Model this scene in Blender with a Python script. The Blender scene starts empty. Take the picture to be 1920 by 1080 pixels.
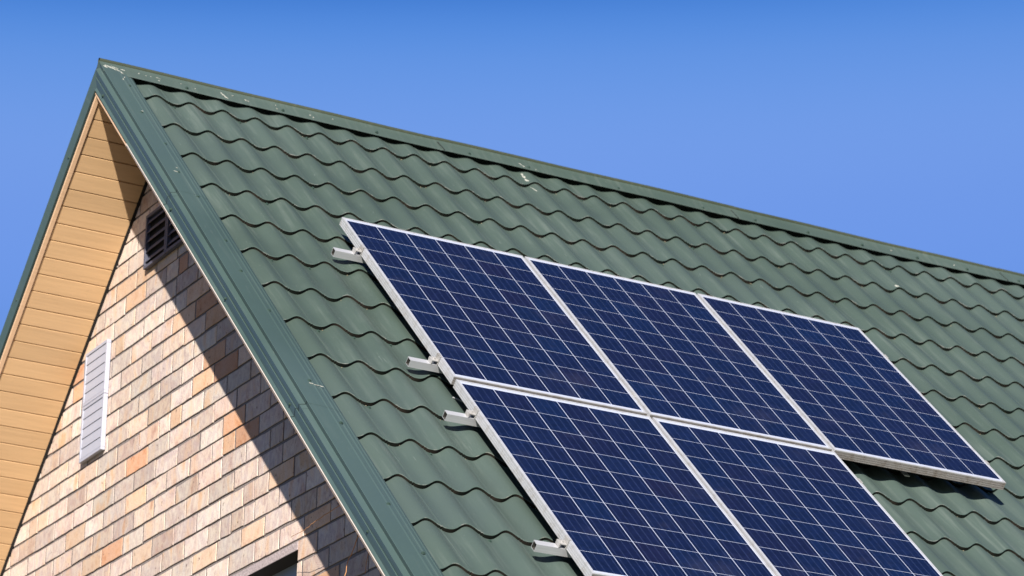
import bpy, math, random
import numpy as np
from mathutils import Vector, Matrix

# ------------------------------------------------------------------ camera, sky, sun
scene = bpy.context.scene
HZ = 8.4                       # ridge height above the ground
TH = 0.7759                    # roof pitch
cT, sT = math.cos(TH), math.sin(TH)
U = np.array([1.0, 0, 0])
D = np.array([0, -cT, -sT])    # down the visible slope
N = np.array([0, -sT, cT])     # out of the visible slope
D2 = D * [1, -1, 1]
N2 = N * [1, -1, 1]

cam_d = bpy.data.cameras.new('camera')
cam = bpy.data.objects.new('camera', cam_d)
scene.collection.objects.link(cam)
scene.camera = cam
cam_d.sensor_width = 36.0
cam_d.lens = 6089.2 / 1920 * 36
cam_d.clip_start = 0.1
cam_d.clip_end = 5000
R = np.array([[0.86936817, -0.49394543, 0.01472778],
              [0.18434009, 0.29650731, -0.93707105],
              [0.45849506, 0.81737466, 0.34882796]])
C = np.array([-4.66776567, -14.23849631, -6.80232281 + HZ])
M = Matrix.Identity(4)
for i in range(3):
    M[i][0] = R[0][i]; M[i][1] = -R[1][i]; M[i][2] = -R[2][i]; M[i][3] = C[i]
cam.matrix_world = M
cam_d.dof.use_dof = True
cam_d.dof.focus_distance = 13.9
cam_d.dof.aperture_fstop = 4.5

SUN = 0.635 * U - 0.35 * D - N       # direction the light travels
SUN = SUN / np.linalg.norm(SUN)
sun_d = bpy.data.lights.new('sun', 'SUN')
sun_d.energy = 5.0
sun_d.angle = math.radians(0.55)
sun_d.color = (1.0, 0.93, 0.83)
sun = bpy.data.objects.new('sun', sun_d)
scene.collection.objects.link(sun)
sun.location = (-20, -30, 30)
sun.rotation_euler = Vector(SUN).to_track_quat('-Z', 'Y').to_euler()
elev = math.asin(-SUN[2])
azim = math.atan2(-SUN[0], -SUN[1])  # clockwise from +Y

world = bpy.data.worlds.new('World')
scene.world = world
world.use_nodes = True
nt = world.node_tree
nt.nodes.clear()
sky = nt.nodes.new('ShaderNodeTexSky')
sky.sky_type = 'NISHITA'
sky.sun_disc = False
sky.sun_elevation = elev
sky.sun_rotation = azim
sky.air_density = 1.0
sky.dust_density = 0.0
sky.ozone_density = 2.5
hs = nt.nodes.new('ShaderNodeHueSaturation')
hs.inputs['Saturation'].default_value = 1.25
hs.inputs['Hue'].default_value = 0.5
bg = nt.nodes.new('ShaderNodeBackground')
bg.inputs['Strength'].default_value = 0.12
wo = nt.nodes.new('ShaderNodeOutputWorld')
nt.links.new(sky.outputs[0], hs.inputs['Color'])
# sky tint by height, dimmed low and overhead to deepen the shadows
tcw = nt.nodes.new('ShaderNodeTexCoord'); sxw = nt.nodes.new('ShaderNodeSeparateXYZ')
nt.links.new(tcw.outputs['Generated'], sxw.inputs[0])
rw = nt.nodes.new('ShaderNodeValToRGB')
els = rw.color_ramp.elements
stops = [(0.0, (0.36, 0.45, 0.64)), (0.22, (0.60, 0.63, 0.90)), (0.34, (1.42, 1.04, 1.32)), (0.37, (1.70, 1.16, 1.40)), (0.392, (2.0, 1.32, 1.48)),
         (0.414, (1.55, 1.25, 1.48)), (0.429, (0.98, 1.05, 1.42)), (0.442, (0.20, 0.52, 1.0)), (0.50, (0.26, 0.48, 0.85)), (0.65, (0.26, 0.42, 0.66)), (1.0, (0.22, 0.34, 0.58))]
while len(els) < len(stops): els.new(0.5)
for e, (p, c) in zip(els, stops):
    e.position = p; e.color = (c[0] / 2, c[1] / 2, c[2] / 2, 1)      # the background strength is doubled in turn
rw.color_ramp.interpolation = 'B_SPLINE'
# ramp follows height, leaning slightly to the north-west
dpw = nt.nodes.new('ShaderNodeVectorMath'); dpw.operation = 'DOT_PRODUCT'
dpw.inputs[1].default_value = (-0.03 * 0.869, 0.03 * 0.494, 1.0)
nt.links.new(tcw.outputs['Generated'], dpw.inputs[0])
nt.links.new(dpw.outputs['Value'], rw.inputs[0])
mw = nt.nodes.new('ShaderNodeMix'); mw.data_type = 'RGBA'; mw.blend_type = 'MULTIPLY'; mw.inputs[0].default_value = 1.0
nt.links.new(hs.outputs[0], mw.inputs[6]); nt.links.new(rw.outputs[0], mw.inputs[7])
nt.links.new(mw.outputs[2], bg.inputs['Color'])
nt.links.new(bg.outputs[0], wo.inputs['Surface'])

vs = scene.view_settings
vs.view_transform = 'Standard'
vs.look = 'None'
vs.gamma = 1.0
vs.use_curve_mapping = False
vs.exposure = 0.95

# ------------------------------------------------------------------ helpers
random.seed(7)
rng = np.random.default_rng(7)
COL = scene.collection


def P(u, v, n):
    return U * u + D * v + N * n + np.array([0, 0, HZ])


def P2(u, v, n):
    return U * u + D2 * v + N2 * n + np.array([0, 0, HZ])


class MB:
    def __init__(self):
        self.v = []; self.f = []; self.m = []; self.c = []

    def vert(self, p):
        self.v.append(tuple(float(x) for x in p)); return len(self.v) - 1

    def face(self, idx, mat=0, col=None):
        self.f.append(tuple(idx)); self.m.append(mat); self.c.append(col)

    def poly(self, pts, mat=0, col=None):
        self.face([self.vert(p) for p in pts], mat, col)

    def hexa(self, c8, mat=0, col=None):
        i = [self.vert(p) for p in c8]   # 0-3 bottom ring, 4-7 top ring
        for q in ((3, 2, 1, 0), (4, 5, 6, 7), (0, 1, 5, 4), (1, 2, 6, 5), (2, 3, 7, 6), (3, 0, 4, 7)):
            self.face([i[k] for k in q], mat, col)

    def box(self, o, a, b, c, mat=0, col=None):
        o, a, b, c = map(np.array, (o, a, b, c))
        self.hexa([o, o + a, o + a + b, o + b, o + c, o + a + c, o + a + b + c, o + b + c], mat, col)

    def tube(self, pts, rad, seg=8, mat=0):
        pts = [np.array(p, float) for p in pts]
        if not hasattr(rad, '__len__'): rad = [rad] * len(pts)
        rings = []
        for k, p in enumerate(pts):
            t = pts[min(k + 1, len(pts) - 1)] - pts[max(k - 1, 0)]
            t /= np.linalg.norm(t)
            a = np.cross(t, [0.3, 0.2, 0.93]); a /= np.linalg.norm(a); b = np.cross(t, a)
            rings.append([self.vert(p + rad[k] * (math.cos(w) * a + math.sin(w) * b)) for w in
                          [2 * math.pi * s / seg for s in range(seg)]])
        for r0, r1 in zip(rings, rings[1:]):
            for s in range(seg):
                self.face([r0[s], r0[(s + 1) % seg], r1[(s + 1) % seg], r1[s]], mat)
        self.face(rings[0][::-1], mat); self.face(rings[-1], mat)

    def build(self, name, mats, parent=None, smooth=False, bevel=0, angle=None):
        me = bpy.data.meshes.new(name)
        me.from_pydata(self.v, [], self.f)
        if not isinstance(mats, (list, tuple)): mats = [mats]
        for m in mats: me.materials.append(m)
        me.polygons.foreach_set('material_index', self.m)
        if any(c is not None for c in self.c):
            at = me.attributes.new('tone', 'FLOAT_COLOR', 'FACE')
            arr = np.array([(c if c is not None else (0.5, 0.5, 0.5)) for c in self.c], float)
            arr = np.c_[arr, np.ones(len(arr))]
            at.data.foreach_set('color', arr.ravel())
        if smooth: me.polygons.foreach_set('use_smooth', [True] * len(self.f))
        me.update()
        o = bpy.data.objects.new(name, me)
        COL.objects.link(o)
        if parent is not None: o.parent = parent
        if bevel:
            b = o.modifiers.new('bevel', 'BEVEL'); b.width = bevel; b.segments = 2; b.limit_method = 'ANGLE'
        return o


def empty(name, label, cat, loc=(0, 0, 0), group=None):
    o = bpy.data.objects.new(name, None)
    o.empty_display_size = 0.1
    COL.objects.link(o)
    o['label'] = label; o['category'] = cat
    if group: o['group'] = group
    return o


def tag(o, label, cat, group=None):
    o['label'] = label; o['category'] = cat
    if group: o['group'] = group


# ------------------------------------------------------------------ materials
def mat(name, base=(0.5, 0.5, 0.5), rough=0.5, metal=0.0, spec=0.5):
    m = bpy.data.materials.new(name); m.use_nodes = True
    b = m.node_tree.nodes['Principled BSDF']
    b.inputs['Base Color'].default_value = (*base, 1)
    b.inputs['Roughness'].default_value = rough
    b.inputs['Metallic'].default_value = metal
    b.inputs['Specular IOR Level'].default_value = spec
    return m, m.node_tree, b


def nd(t, typ, **kw):
    n = t.nodes.new(typ)
    for k, v in kw.items():
        if k.startswith('i_'):
            n.inputs[k[2:].replace('_', ' ')].default_value = v
        else:
            setattr(n, k, v)
    return n


def frame_coords(t, axes, scale=(1, 1, 1)):
    """object position expressed in the given axes (so patterns run along the slope)"""
    tc = nd(t, 'ShaderNodeTexCoord')
    comb = nd(t, 'ShaderNodeCombineXYZ')
    for k, ax in enumerate(axes):
        d = nd(t, 'ShaderNodeVectorMath', operation='DOT_PRODUCT')
        d.inputs[1].default_value = tuple(float(a) * scale[k] for a in ax)
        t.links.new(tc.outputs['Object'], d.inputs[0])
        t.links.new(d.outputs['Value'], comb.inputs[k])
    return comb.outputs[0]


def ramp(t, src, stops):
    r = nd(t, 'ShaderNodeValToRGB')
    el = r.color_ramp.elements
    while len(el) < len(stops): el.new(0.5)
    for e, (p, c) in zip(el, stops):
        e.position = p; e.color = (*c, 1) if len(c) == 3 else c
    t.links.new(src, r.inputs[0])
    return r.outputs[0]


def mixc(t, fac, a, b, blend='MIX'):
    m = nd(t, 'ShaderNodeMix', data_type='RGBA', blend_type=blend)
    for s, v in ((m.inputs[0], fac), (m.inputs[6], a), (m.inputs[7], b)):
        if isinstance(v, (int, float)): s.default_value = v
        elif isinstance(v, tuple): s.default_value = (*v, 1)
        else: t.links.new(v, s)
    return m.outputs[2]


def noise(t, vec, scale, detail=3, rough=0.55, dim='3D'):
    n = nd(t, 'ShaderNodeTexNoise')
    n.inputs['Scale'].default_value = scale
    n.inputs['Detail'].default_value = detail
    n.inputs['Roughness'].default_value = rough
    if vec is not None: t.links.new(vec, n.inputs['Vector'])
    return n.outputs['Fac']


def bump(t, b, h, dist, strength=1.0):
    n = nd(t, 'ShaderNodeBump'); n.inputs['Distance'].default_value = dist
    n.inputs['Strength'].default_value = strength
    t.links.new(h, n.inputs['Height']); t.links.new(n.outputs[0], b.inputs['Normal'])


def green_metal(name, base, dust=(0.17, 0.20, 0.18), amount=0.5, rough=0.42):
    m, t, b = mat(name, base, rough)
    v = frame_coords(t, (U, D, N))
    st = frame_coords(t, (U, D, N), (34, 1.3, 34))      # streaks down the slope
    n1 = noise(t, v, 1.7, 4)
    n2 = noise(t, st, 1.0, 4, 0.6)
    n3 = noise(t, v, 140, 2, 0.6)
    streak = ramp(t, n2, [(0.50, (0, 0, 0)), (0.78, (1, 1, 1))])
    patch = ramp(t, n1, [(0.35, (0, 0, 0)), (0.75, (1, 1, 1))])
    d = mixc(t, 1.0, streak, patch, 'MULTIPLY')
    sp = ramp(t, n3, [(0.71, (0, 0, 0)), (0.76, (1, 1, 1))])
    col = mixc(t, 0.5, base, tuple(c * 0.82 for c in base))
    nn = nt_mul(t, d, amount)
    n4 = noise(t, v, 0.55, 3, 0.5)
    fade = ramp(t, n4, [(0.35, tuple(c * 0.88 for c in base)), (0.65, (base[0] * 1.10, base[1] * 1.06, base[2] * 1.16))])
    col = mixc(t, nt_mul(t, patch, 0.6), fade, tuple(min(1, c * 1.16) for c in base))
    col = mixc(t, nn, col, dust)
    scv = frame_coords(t, (U, D, N), (120, 5, 120))
    scr = ramp(t, noise(t, scv, 1.0, 3, 0.7), [(0.66, (0, 0, 0)), (0.74, (1, 1, 1))])
    scp = mixc(t, 1.0, scr, ramp(t, noise(t, v, 3.3, 3), [(0.50, (0, 0, 0)), (0.62, (1, 1, 1))]), 'MULTIPLY')
    col = mixc(t, nt_mul(t, scp, 0.45), col, (0.22, 0.25, 0.24))
    ns = nt_mul(t, sp, 0.22)
    col = mixc(t, ns, col, (0.3, 0.32, 0.28))
    t.links.new(col, b.inputs['Base Color'])
    rr = nd(t, 'ShaderNodeMapRange'); rr.inputs['To Min'].default_value = rough - 0.06; rr.inputs['To Max'].default_value = rough + 0.14
    t.links.new(n1, rr.inputs[0]); t.links.new(rr.outputs[0], b.inputs['Roughness'])
    bump(t, b, noise(t, v, 5, 2), 0.004, 0.6)
    return m


def nt_mul(t, src, k):
    x = nd(t, 'ShaderNodeMath', operation='MULTIPLY'); x.inputs[1].default_value = k
    t.links.new(src, x.inputs[0]); return x.outputs[0]


GREEN = (0.051, 0.076, 0.063)
M_tile = green_metal('green_coated_tile', GREEN)
M_trim = green_metal('green_coated_trim', (0.042, 0.071, 0.065), dust=(0.16, 0.19, 0.17), amount=0.25)
M_cap = green_metal('green_coated_cap', (0.052, 0.078, 0.064), dust=(0.16, 0.18, 0.16), amount=0.45)

M_bead = green_metal('olive_ridge_bead', (0.040, 0.050, 0.028), dust=(0.10, 0.10, 0.06), amount=0.5)

# tile step edge: coated metal, shade painted in as near-black, with brown dust
M_edge, t, b = mat('shaded_dusty_step_edge', (0.06, 0.09, 0.06), 0.85, 0.0, 0.15)
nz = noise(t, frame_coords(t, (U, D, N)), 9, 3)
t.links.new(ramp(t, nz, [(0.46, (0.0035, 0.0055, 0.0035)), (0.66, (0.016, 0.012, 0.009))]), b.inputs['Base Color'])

M_joint, t, b = mat('dark_lap_joint', (0.010, 0.014, 0.013), 0.7)
M_lip, t, b = mat('tile_lip_highlight', (0.06, 0.09, 0.07), 0.5)  # pale flecks paint in the glint a rolled lip catches
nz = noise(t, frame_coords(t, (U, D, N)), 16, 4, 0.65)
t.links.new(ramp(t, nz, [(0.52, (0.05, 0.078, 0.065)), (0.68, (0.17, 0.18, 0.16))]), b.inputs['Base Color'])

M_grime, t, b = mat('grimy_groove', (0.07, 0.055, 0.045), 0.9)
M_grit, t, b = mat('lichen_grit', (0.20, 0.17, 0.11), 0.95)

M_drop, t, b = mat('bird_lime', (0.62, 0.60, 0.55), 0.9)
t.links.new(ramp(t, noise(t, frame_coords(t, (U, D, N)), 160, 2), [(0.35, (0.20, 0.21, 0.18)), (0.65, (0.42, 0.42, 0.38))]), b.inputs['Base Color'])

M_screw, t, b = mat('screw_head', (0.05, 0.085, 0.07), 0.45, 0.3)
M_white, t, b = mat('bare_sheet_edge', (0.62, 0.56, 0.50), 0.5)


def vinyl(name, base, tone=False):
    m, t, b = mat(name, base, 0.45)
    g = frame_coords(t, (U, D2, N2), (3, 60, 3))
    v = frame_coords(t, (U, D2, N2))
    n1 = noise(t, g, 1.0, 4, 0.6); n2 = noise(t, v, 1.3, 2)
    c = mixc(t, n1, tuple(x * 0.76 for x in base), tuple(min(1, x * 1.16) for x in base))
    c = mixc(t, nt_mul(t, n2, 0.35), c, (base[0] * 0.95, base[1] * 0.84, base[2] * 0.70))
    t.links.new(c, b.inputs['Base Color'])
    bump(t, b, n1, 0.0015, 0.5)
    if tone:
        a_ = nd(t, 'ShaderNodeAttribute', attribute_name='tone')
        mr = nd(t, 'ShaderNodeMapRange'); mr.inputs['To Min'].default_value = 0.90; mr.inputs['To Max'].default_value = 1.06
        t.links.new(a_.outputs['Fac'], mr.inputs[0])
        sc_ = nd(t, 'ShaderNodeVectorMath', operation='SCALE'); t.links.new(c, sc_.inputs[0]); t.links.new(mr.outputs[0], sc_.inputs['Scale'])
        n5 = noise(t, v, 16, 4, 0.7)
        spot = ramp(t, n5, [(0.66, (0, 0, 0)), (0.76, (1, 1, 1))])
        c2 = mixc(t, nt_mul(t, spot, 0.25), sc_.outputs[0], (0.30, 0.20, 0.12))
        t.links.new(c2, b.inputs['Base Color'])
    return m


M_soffit = vinyl('tan_soffit_board', (0.60, 0.405, 0.225), True)
M_jtrim = vinyl('tan_edge_trim', (0.64, 0.44, 0.285))

# brick: tone.r picks the kind, tone.g shifts the pattern, tone.b the brightness
M_brick, t, b = mat('fired_brick', (0.5, 0.35, 0.25), 0.85)
at = nd(t, 'ShaderNodeAttribute', attribute_name='tone')
sep = nd(t, 'ShaderNodeSeparateColor'); t.links.new(at.outputs['Color'], sep.inputs[0])
tc = nd(t, 'ShaderNodeTexCoord')
mp = nd(t, 'ShaderNodeMapping'); mp.inputs['Scale'].default_value = (1, 9, 4.5)
t.links.new(tc.outputs['Object'], mp.inputs['Vector'])
off = nd(t, 'ShaderNodeVectorMath', operation='ADD')
sc = nd(t, 'ShaderNodeVectorMath', operation='SCALE'); sc.inputs['Scale'].default_value = 30.0
t.links.new(at.outputs['Color'], sc.inputs[0]); t.links.new(mp.outputs[0], off.inputs[0]); t.links.new(sc.outputs[0], off.inputs[1])
st = noise(t, off.outputs[0], 1.0, 3, 0.55)
off2 = nd(t, 'ShaderNodeVectorMath', operation='ADD')
t.links.new(tc.outputs['Object'], off2.inputs[0]); t.links.new(sc.outputs[0], off2.inputs[1])
cloud = noise(t, off2.outputs[0], 13, 4, 0.65)
fine = noise(t, tc.outputs['Object'], 150, 3, 0.7)
basec = ramp(t, sep.outputs[0], [(0.0, (0.54, 0.455, 0.36)), (0.14, (0.37, 0.25, 0.235)), (0.28, (0.56, 0.36, 0.21)), (0.42, (0.42, 0.31, 0.28)),
                                 (0.56, (0.57, 0.495, 0.41)), (0.68, (0.43, 0.26, 0.205)), (0.78, (0.55, 0.35, 0.205)), (0.88, (0.54, 0.255, 0.10)), (1.0, (0.46, 0.175, 0.065))])
strp = ramp(t, st, [(0.28, (0.35, 0.17, 0.11)), (0.35, (0.56, 0.38, 0.245)), (0.42, (0.39, 0.28, 0.26)), (0.475, (0.57, 0.47, 0.37)), (0.53, (0.37, 0.275, 0.27)), (0.58, (0.58, 0.50, 0.42)), (0.68, (0.56, 0.31, 0.15))])
msk = ramp(t, sep.outputs[0], [(0.0, (0.70,) * 3), (0.68, (0.62,) * 3), (0.80, (0.25,) * 3), (1.0, (0.08,) * 3)])
col = mixc(t, nt_mul(t, msk, 0.95), basec, strp)
cl = ramp(t, cloud, [(0.34, (0.26, 0.13, 0.11)), (0.43, (0.52, 0.39, 0.31)), (0.62, (0.54, 0.485, 0.44))])
col = mixc(t, 0.24, col, cl)
fleck = ramp(t, noise(t, off2.outputs[0], 34, 3, 0.6), [(0.27, (0.22, 0.16, 0.14)), (0.34, (1.0, 1.0, 1.0))])
col = mixc(t, 0.9, col, fleck, 'MULTIPLY')
pit = ramp(t, fine, [(0.30, (0.45,) * 3), (0.42, (1.0,) * 3)])
col = mixc(t, 0.8, col, pit, 'MULTIPLY')
br = nd(t, 'ShaderNodeMapRange'); br.inputs['To Min'].default_value = 0.92; br.inputs['To Max'].default_value = 1.32
t.links.new(sep.outputs[2], br.inputs[0])
vm = nd(t, 'ShaderNodeVectorMath', operation='SCALE')
col = mixc(t, 1.0, col, (0.97, 1.0, 1.02), 'MULTIPLY')
t.links.new(col, vm.inputs[0]); t.links.new(br.outputs[0], vm.inputs['Scale'])
t.links.new(vm.outputs[0], b.inputs['Base Color'])
hgt = mixc(t, 0.5, cloud, fine)
bump(t, b, hgt, 0.004, 0.7)

M_mortar, t, b = mat('mortar', (0.2, 0.17, 0.15), 0.95)
v = nd(t, 'ShaderNodeTexCoord').outputs['Object']
f1 = noise(t, v, 60, 4, 0.7); f2 = noise(t, v, 4, 3)
t.links.new(mixc(t, f2, ramp(t, f1, [(0.3, (0.10, 0.083, 0.080)), (0.7, (0.25, 0.21, 0.195))]), (0.22, 0.185, 0.175)), b.inputs['Base Color'])
bump(t, b, f1, 0.006, 1.0)

M_mortar2, t, b = mat('head_joint_and_dimmed_side', (0.2, 0.17, 0.15), 0.95)
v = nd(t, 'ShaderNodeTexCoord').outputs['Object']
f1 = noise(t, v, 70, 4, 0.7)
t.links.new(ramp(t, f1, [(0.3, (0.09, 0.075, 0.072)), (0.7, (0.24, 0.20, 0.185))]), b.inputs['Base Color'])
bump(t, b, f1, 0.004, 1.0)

M_wallflat, t, b = mat('brick_far_sides', (0.5, 0.38, 0.3), 0.9)
bt = nd(t, 'ShaderNodeTexBrick'); bt.inputs['Scale'].default_value = 1.0
bt.inputs['Brick Width'].default_value = 0.262; bt.inputs['Row Height'].default_value = 0.1019
bt.inputs['Mortar Size'].default_value = 0.006
bt.inputs['Color1'].default_value = (0.52, 0.40, 0.32, 1); bt.inputs['Color2'].default_value = (0.45, 0.32, 0.25, 1)
bt.inputs['Mortar'].default_value = (0.15, 0.13, 0.12, 1)
cb = nd(t, 'ShaderNodeCombineXYZ'); sx = nd(t, 'ShaderNodeSeparateXYZ')
tc = nd(t, 'ShaderNodeTexCoord'); t.links.new(tc.outputs['Object'], sx.inputs[0])
ad = nd(t, 'ShaderNodeMath', operation='ADD'); t.links.new(sx.outputs[0], ad.inputs[0]); t.links.new(sx.outputs[1], ad.inputs[1])
t.links.new(ad.outputs[0], cb.inputs[0]); t.links.new(sx.outputs[2], cb.inputs[1])
t.links.new(cb.outputs[0], bt.inputs['Vector']); t.links.new(bt.outputs['Color'], b.inputs['Base Color'])


def alu(name, base, rough, metal, streak_axes, sc_=(4, 200, 200), dirt=None):
    m, t, b = mat(name, base, rough, metal)
    g = frame_coords(t, streak_axes, sc_)
    n1 = noise(t, g, 1.0, 3, 0.6)
    c = mixc(t, n1, tuple(x * 0.80 for x in base), tuple(min(1, x * 1.12) for x in base))
    if dirt:
        v = frame_coords(t, (U, D, N))
        dm = ramp(t, noise(t, v, 22, 4, 0.7), [(0.50, (0, 0, 0)), (0.66, (1, 1, 1))])
        c = mixc(t, nt_mul(t, dm, 0.6), c, dirt)
    t.links.new(c, b.inputs['Base Color'])
    bump(t, b, n1, 0.0006, 0.5)
    return m


M_frame = alu('anodised_frame', (0.52, 0.53, 0.56), 0.40, 0.35, (D, U, N), dirt=(0.36, 0.34, 0.32))
M_end = alu('dirty_frame_end', (0.27, 0.255, 0.245), 0.6, 0.2, (U, D, N), (6, 260, 260), dirt=(0.14, 0.11, 0.085))
M_rail = alu('mill_aluminium_rail', (0.58, 0.59, 0.62), 0.30, 0.45, (U, D, N), (3, 160, 160))
M_clamp = alu('cast_aluminium_clamp', (0.45, 0.44, 0.43), 0.45, 0.4, (U, D, N), (60, 60, 60), dirt=(0.2, 0.17, 0.14))
M_hollow, t, b = mat('rail_inside', (0.03, 0.028, 0.025), 0.8)
M_black, t, b = mat('black_plastic', (0.012, 0.012, 0.013), 0.5)
M_back, t, b = mat('white_backsheet', (0.44, 0.48, 0.60), 0.25)
b.inputs['Coat Weight'].default_value = 0.6; b.inputs['Coat Roughness'].default_value = 0.08

# poly-crystalline cells: UV runs 0..1 over each cell, tone is the cell's own shade
M_cell, t, b = mat('silicon_cells', (0.01, 0.02, 0.1), 0.3)
uvn = nd(t, 'ShaderNodeUVMap', uv_map='cell')
sx = nd(t, 'ShaderNodeSeparateXYZ'); t.links.new(uvn.outputs[0], sx.inputs[0])
at = nd(t, 'ShaderNodeAttribute', attribute_name='tone')
sp = nd(t, 'ShaderNodeSeparateColor'); t.links.new(at.outputs['Color'], sp.inputs[0])
cc = ramp(t, sp.outputs[0], [(0.0, (0.0024, 0.0064, 0.029)), (0.35, (0.0030, 0.0058, 0.027)), (0.6, (0.0042, 0.0054, 0.024)), (0.8, (0.0024, 0.0080, 0.035)), (1.0, (0.0054, 0.0052, 0.022))])
tc = nd(t, 'ShaderNodeTexCoord')
vo = nd(t, 'ShaderNodeTexVoronoi'); vo.inputs['Scale'].default_value = 62
t.links.new(tc.outputs['Object'], vo.inputs['Vector'])
g = nd(t, 'ShaderNodeSeparateColor'); t.links.new(vo.outputs['Color'], g.inputs[0])
gr = nd(t, 'ShaderNodeMapRange'); gr.inputs['To Min'].default_value = 0.72; gr.inputs['To Max'].default_value = 1.3
t.links.new(g.outputs[0], gr.inputs[0])
vm = nd(t, 'ShaderNodeVectorMath', operation='SCALE'); t.links.new(cc, vm.inputs[0]); t.links.new(gr.outputs[0], vm.inputs['Scale'])
# bus bars: four thin lines down each cell
mu = nd(t, 'ShaderNodeMath', operation='MULTIPLY'); mu.inputs[1].default_value = 4.0; t.links.new(sx.outputs[0], mu.inputs[0])
fr = nd(t, 'ShaderNodeMath', operation='FRACT'); t.links.new(mu.outputs[0], fr.inputs[0])
sb = nd(t, 'ShaderNodeMath', operation='SUBTRACT'); sb.inputs[1].default_value = 0.5; t.links.new(fr.outputs[0], sb.inputs[0])
ab = nd(t, 'ShaderNodeMath', operation='ABSOLUTE'); t.links.new(sb.outputs[0], ab.inputs[0])
lt = nd(t, 'ShaderNodeMath', operation='LESS_THAN'); lt.inputs[1].default_value = 0.030; t.links.new(ab.outputs[0], lt.inputs[0])
col = mixc(t, nt_mul(t, lt.outputs[0], 0.5), vm.outputs[0], (0.06, 0.085, 0.18))
dust = ramp(t, noise(t, frame_coords(t, (U, D, N)), 2.2, 5, 0.65), [(0.55, (0, 0, 0)), (0.85, (1, 1, 1))])
col = mixc(t, nt_mul(t, dust, 0.20), col, (0.11, 0.10, 0.13))
t.links.new(col, b.inputs['Base Color'])
b.inputs['Coat Weight'].default_value = 0.9; b.inputs['Coat Roughness'].default_value = 0.07
b.inputs['Coat IOR'].default_value = 1.4
b.inputs['Roughness'].default_value = 0.4

M_vent, t, b = mat('grey_vent_plastic', (0.56, 0.55, 0.60), 0.5)
v = nd(t, 'ShaderNodeTexCoord').outputs['Object']
t.links.new(mixc(t, noise(t, v, 14, 4), (0.34, 0.35, 0.42), (0.40, 0.41, 0.48)), b.inputs['Base Color'])
M_vent_shade, t, b = mat('shaded_vent_plastic', (0.26, 0.24, 0.27), 0.6)  # same grey vent plastic, with the shade under the peak painted in
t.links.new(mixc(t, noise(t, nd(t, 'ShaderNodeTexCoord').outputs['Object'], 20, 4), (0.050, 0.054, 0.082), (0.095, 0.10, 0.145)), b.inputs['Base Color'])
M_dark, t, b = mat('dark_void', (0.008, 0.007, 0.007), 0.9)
M_concrete, t, b = mat('concrete_lintel', (0.42, 0.36, 0.36), 0.9)
v = nd(t, 'ShaderNodeTexCoord').outputs['Object']
f1 = noise(t, v, 90, 4, 0.7)
t.links.new(ramp(t, f1, [(0.3, (0.24, 0.20, 0.20)), (0.6, (0.42, 0.35, 0.35))]), b.inputs['Base Color'])
bump(t, b, f1, 0.004)
M_reveal, t, b = mat('dark_wood_reveal', (0.055, 0.045, 0.040), 0.8)
M_winframe, t, b = mat('grey_window_frame', (0.30, 0.33, 0.42), 0.5)
M_glass, t, b = mat('window_glass', (0.02, 0.025, 0.03), 0.05)
M_twig, t, b = mat('dry_vine', (0.50, 0.24, 0.10), 0.8)
M_ground, t, b = mat('dry_lawn', (0.1, 0.12, 0.05), 0.95)
v = nd(t, 'ShaderNodeTexCoord').outputs['Object']
t.links.new(mixc(t, noise(t, v, 0.25, 6), ramp(t, noise(t, v, 12, 5, 0.7), [(0.3, (0.03, 0.045, 0.015)), (0.7, (0.08, 0.09, 0.035))]), (0.12, 0.10, 0.06)), b.inputs['Base Color'])
M_gutter, t, b = mat('brown_gutter', (0.06, 0.10, 0.08), 0.4)

# ------------------------------------------------------------------ ground
g = MB()
S = 1500
g.poly([(-S, -S, 0), (S, -S, 0), (S, S, 0), (-S, S, 0)])
o = g.build('ground', M_ground); o['kind'] = 'structure'

# ------------------------------------------------------------------ house
house = empty('brick_house', 'buff brick house with steep green metal tile roof, tan soffit and gable vents', 'house')
XW = 1.31            # gable wall plane
XL = 0.8722          # outer lip of the gable verge
XE = 12.6            # far gable end of the roof
YW = 4.45            # side walls
A, B_ = 0.18510, 0.35573
U0, V0 = 1.1523, 0.2119
NROW = 20
VE = V0 + B_ * NROW


def wave(u):
    """height of the tile profile below its crest, at ridge-wise position u"""
    ph = ((u - U0) / A) % 1.0
    c = 0.5 + 0.5 * np.cos(2 * np.pi * ph)
    z = -0.0162 * (1 - c ** 1.3)
    z = z + 0.0014 * np.exp(-((ph - 0.295) / 0.013) ** 2) + 0.0011 * np.exp(-((ph - 0.350) / 0.012) ** 2)
    kk = (u - U0) / A - 0.325                       # side laps: every sixth wave one sheet lies over the next
    z = z - 0.0012 * (np.floor(kk / 6) % 2)
    return z


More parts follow.
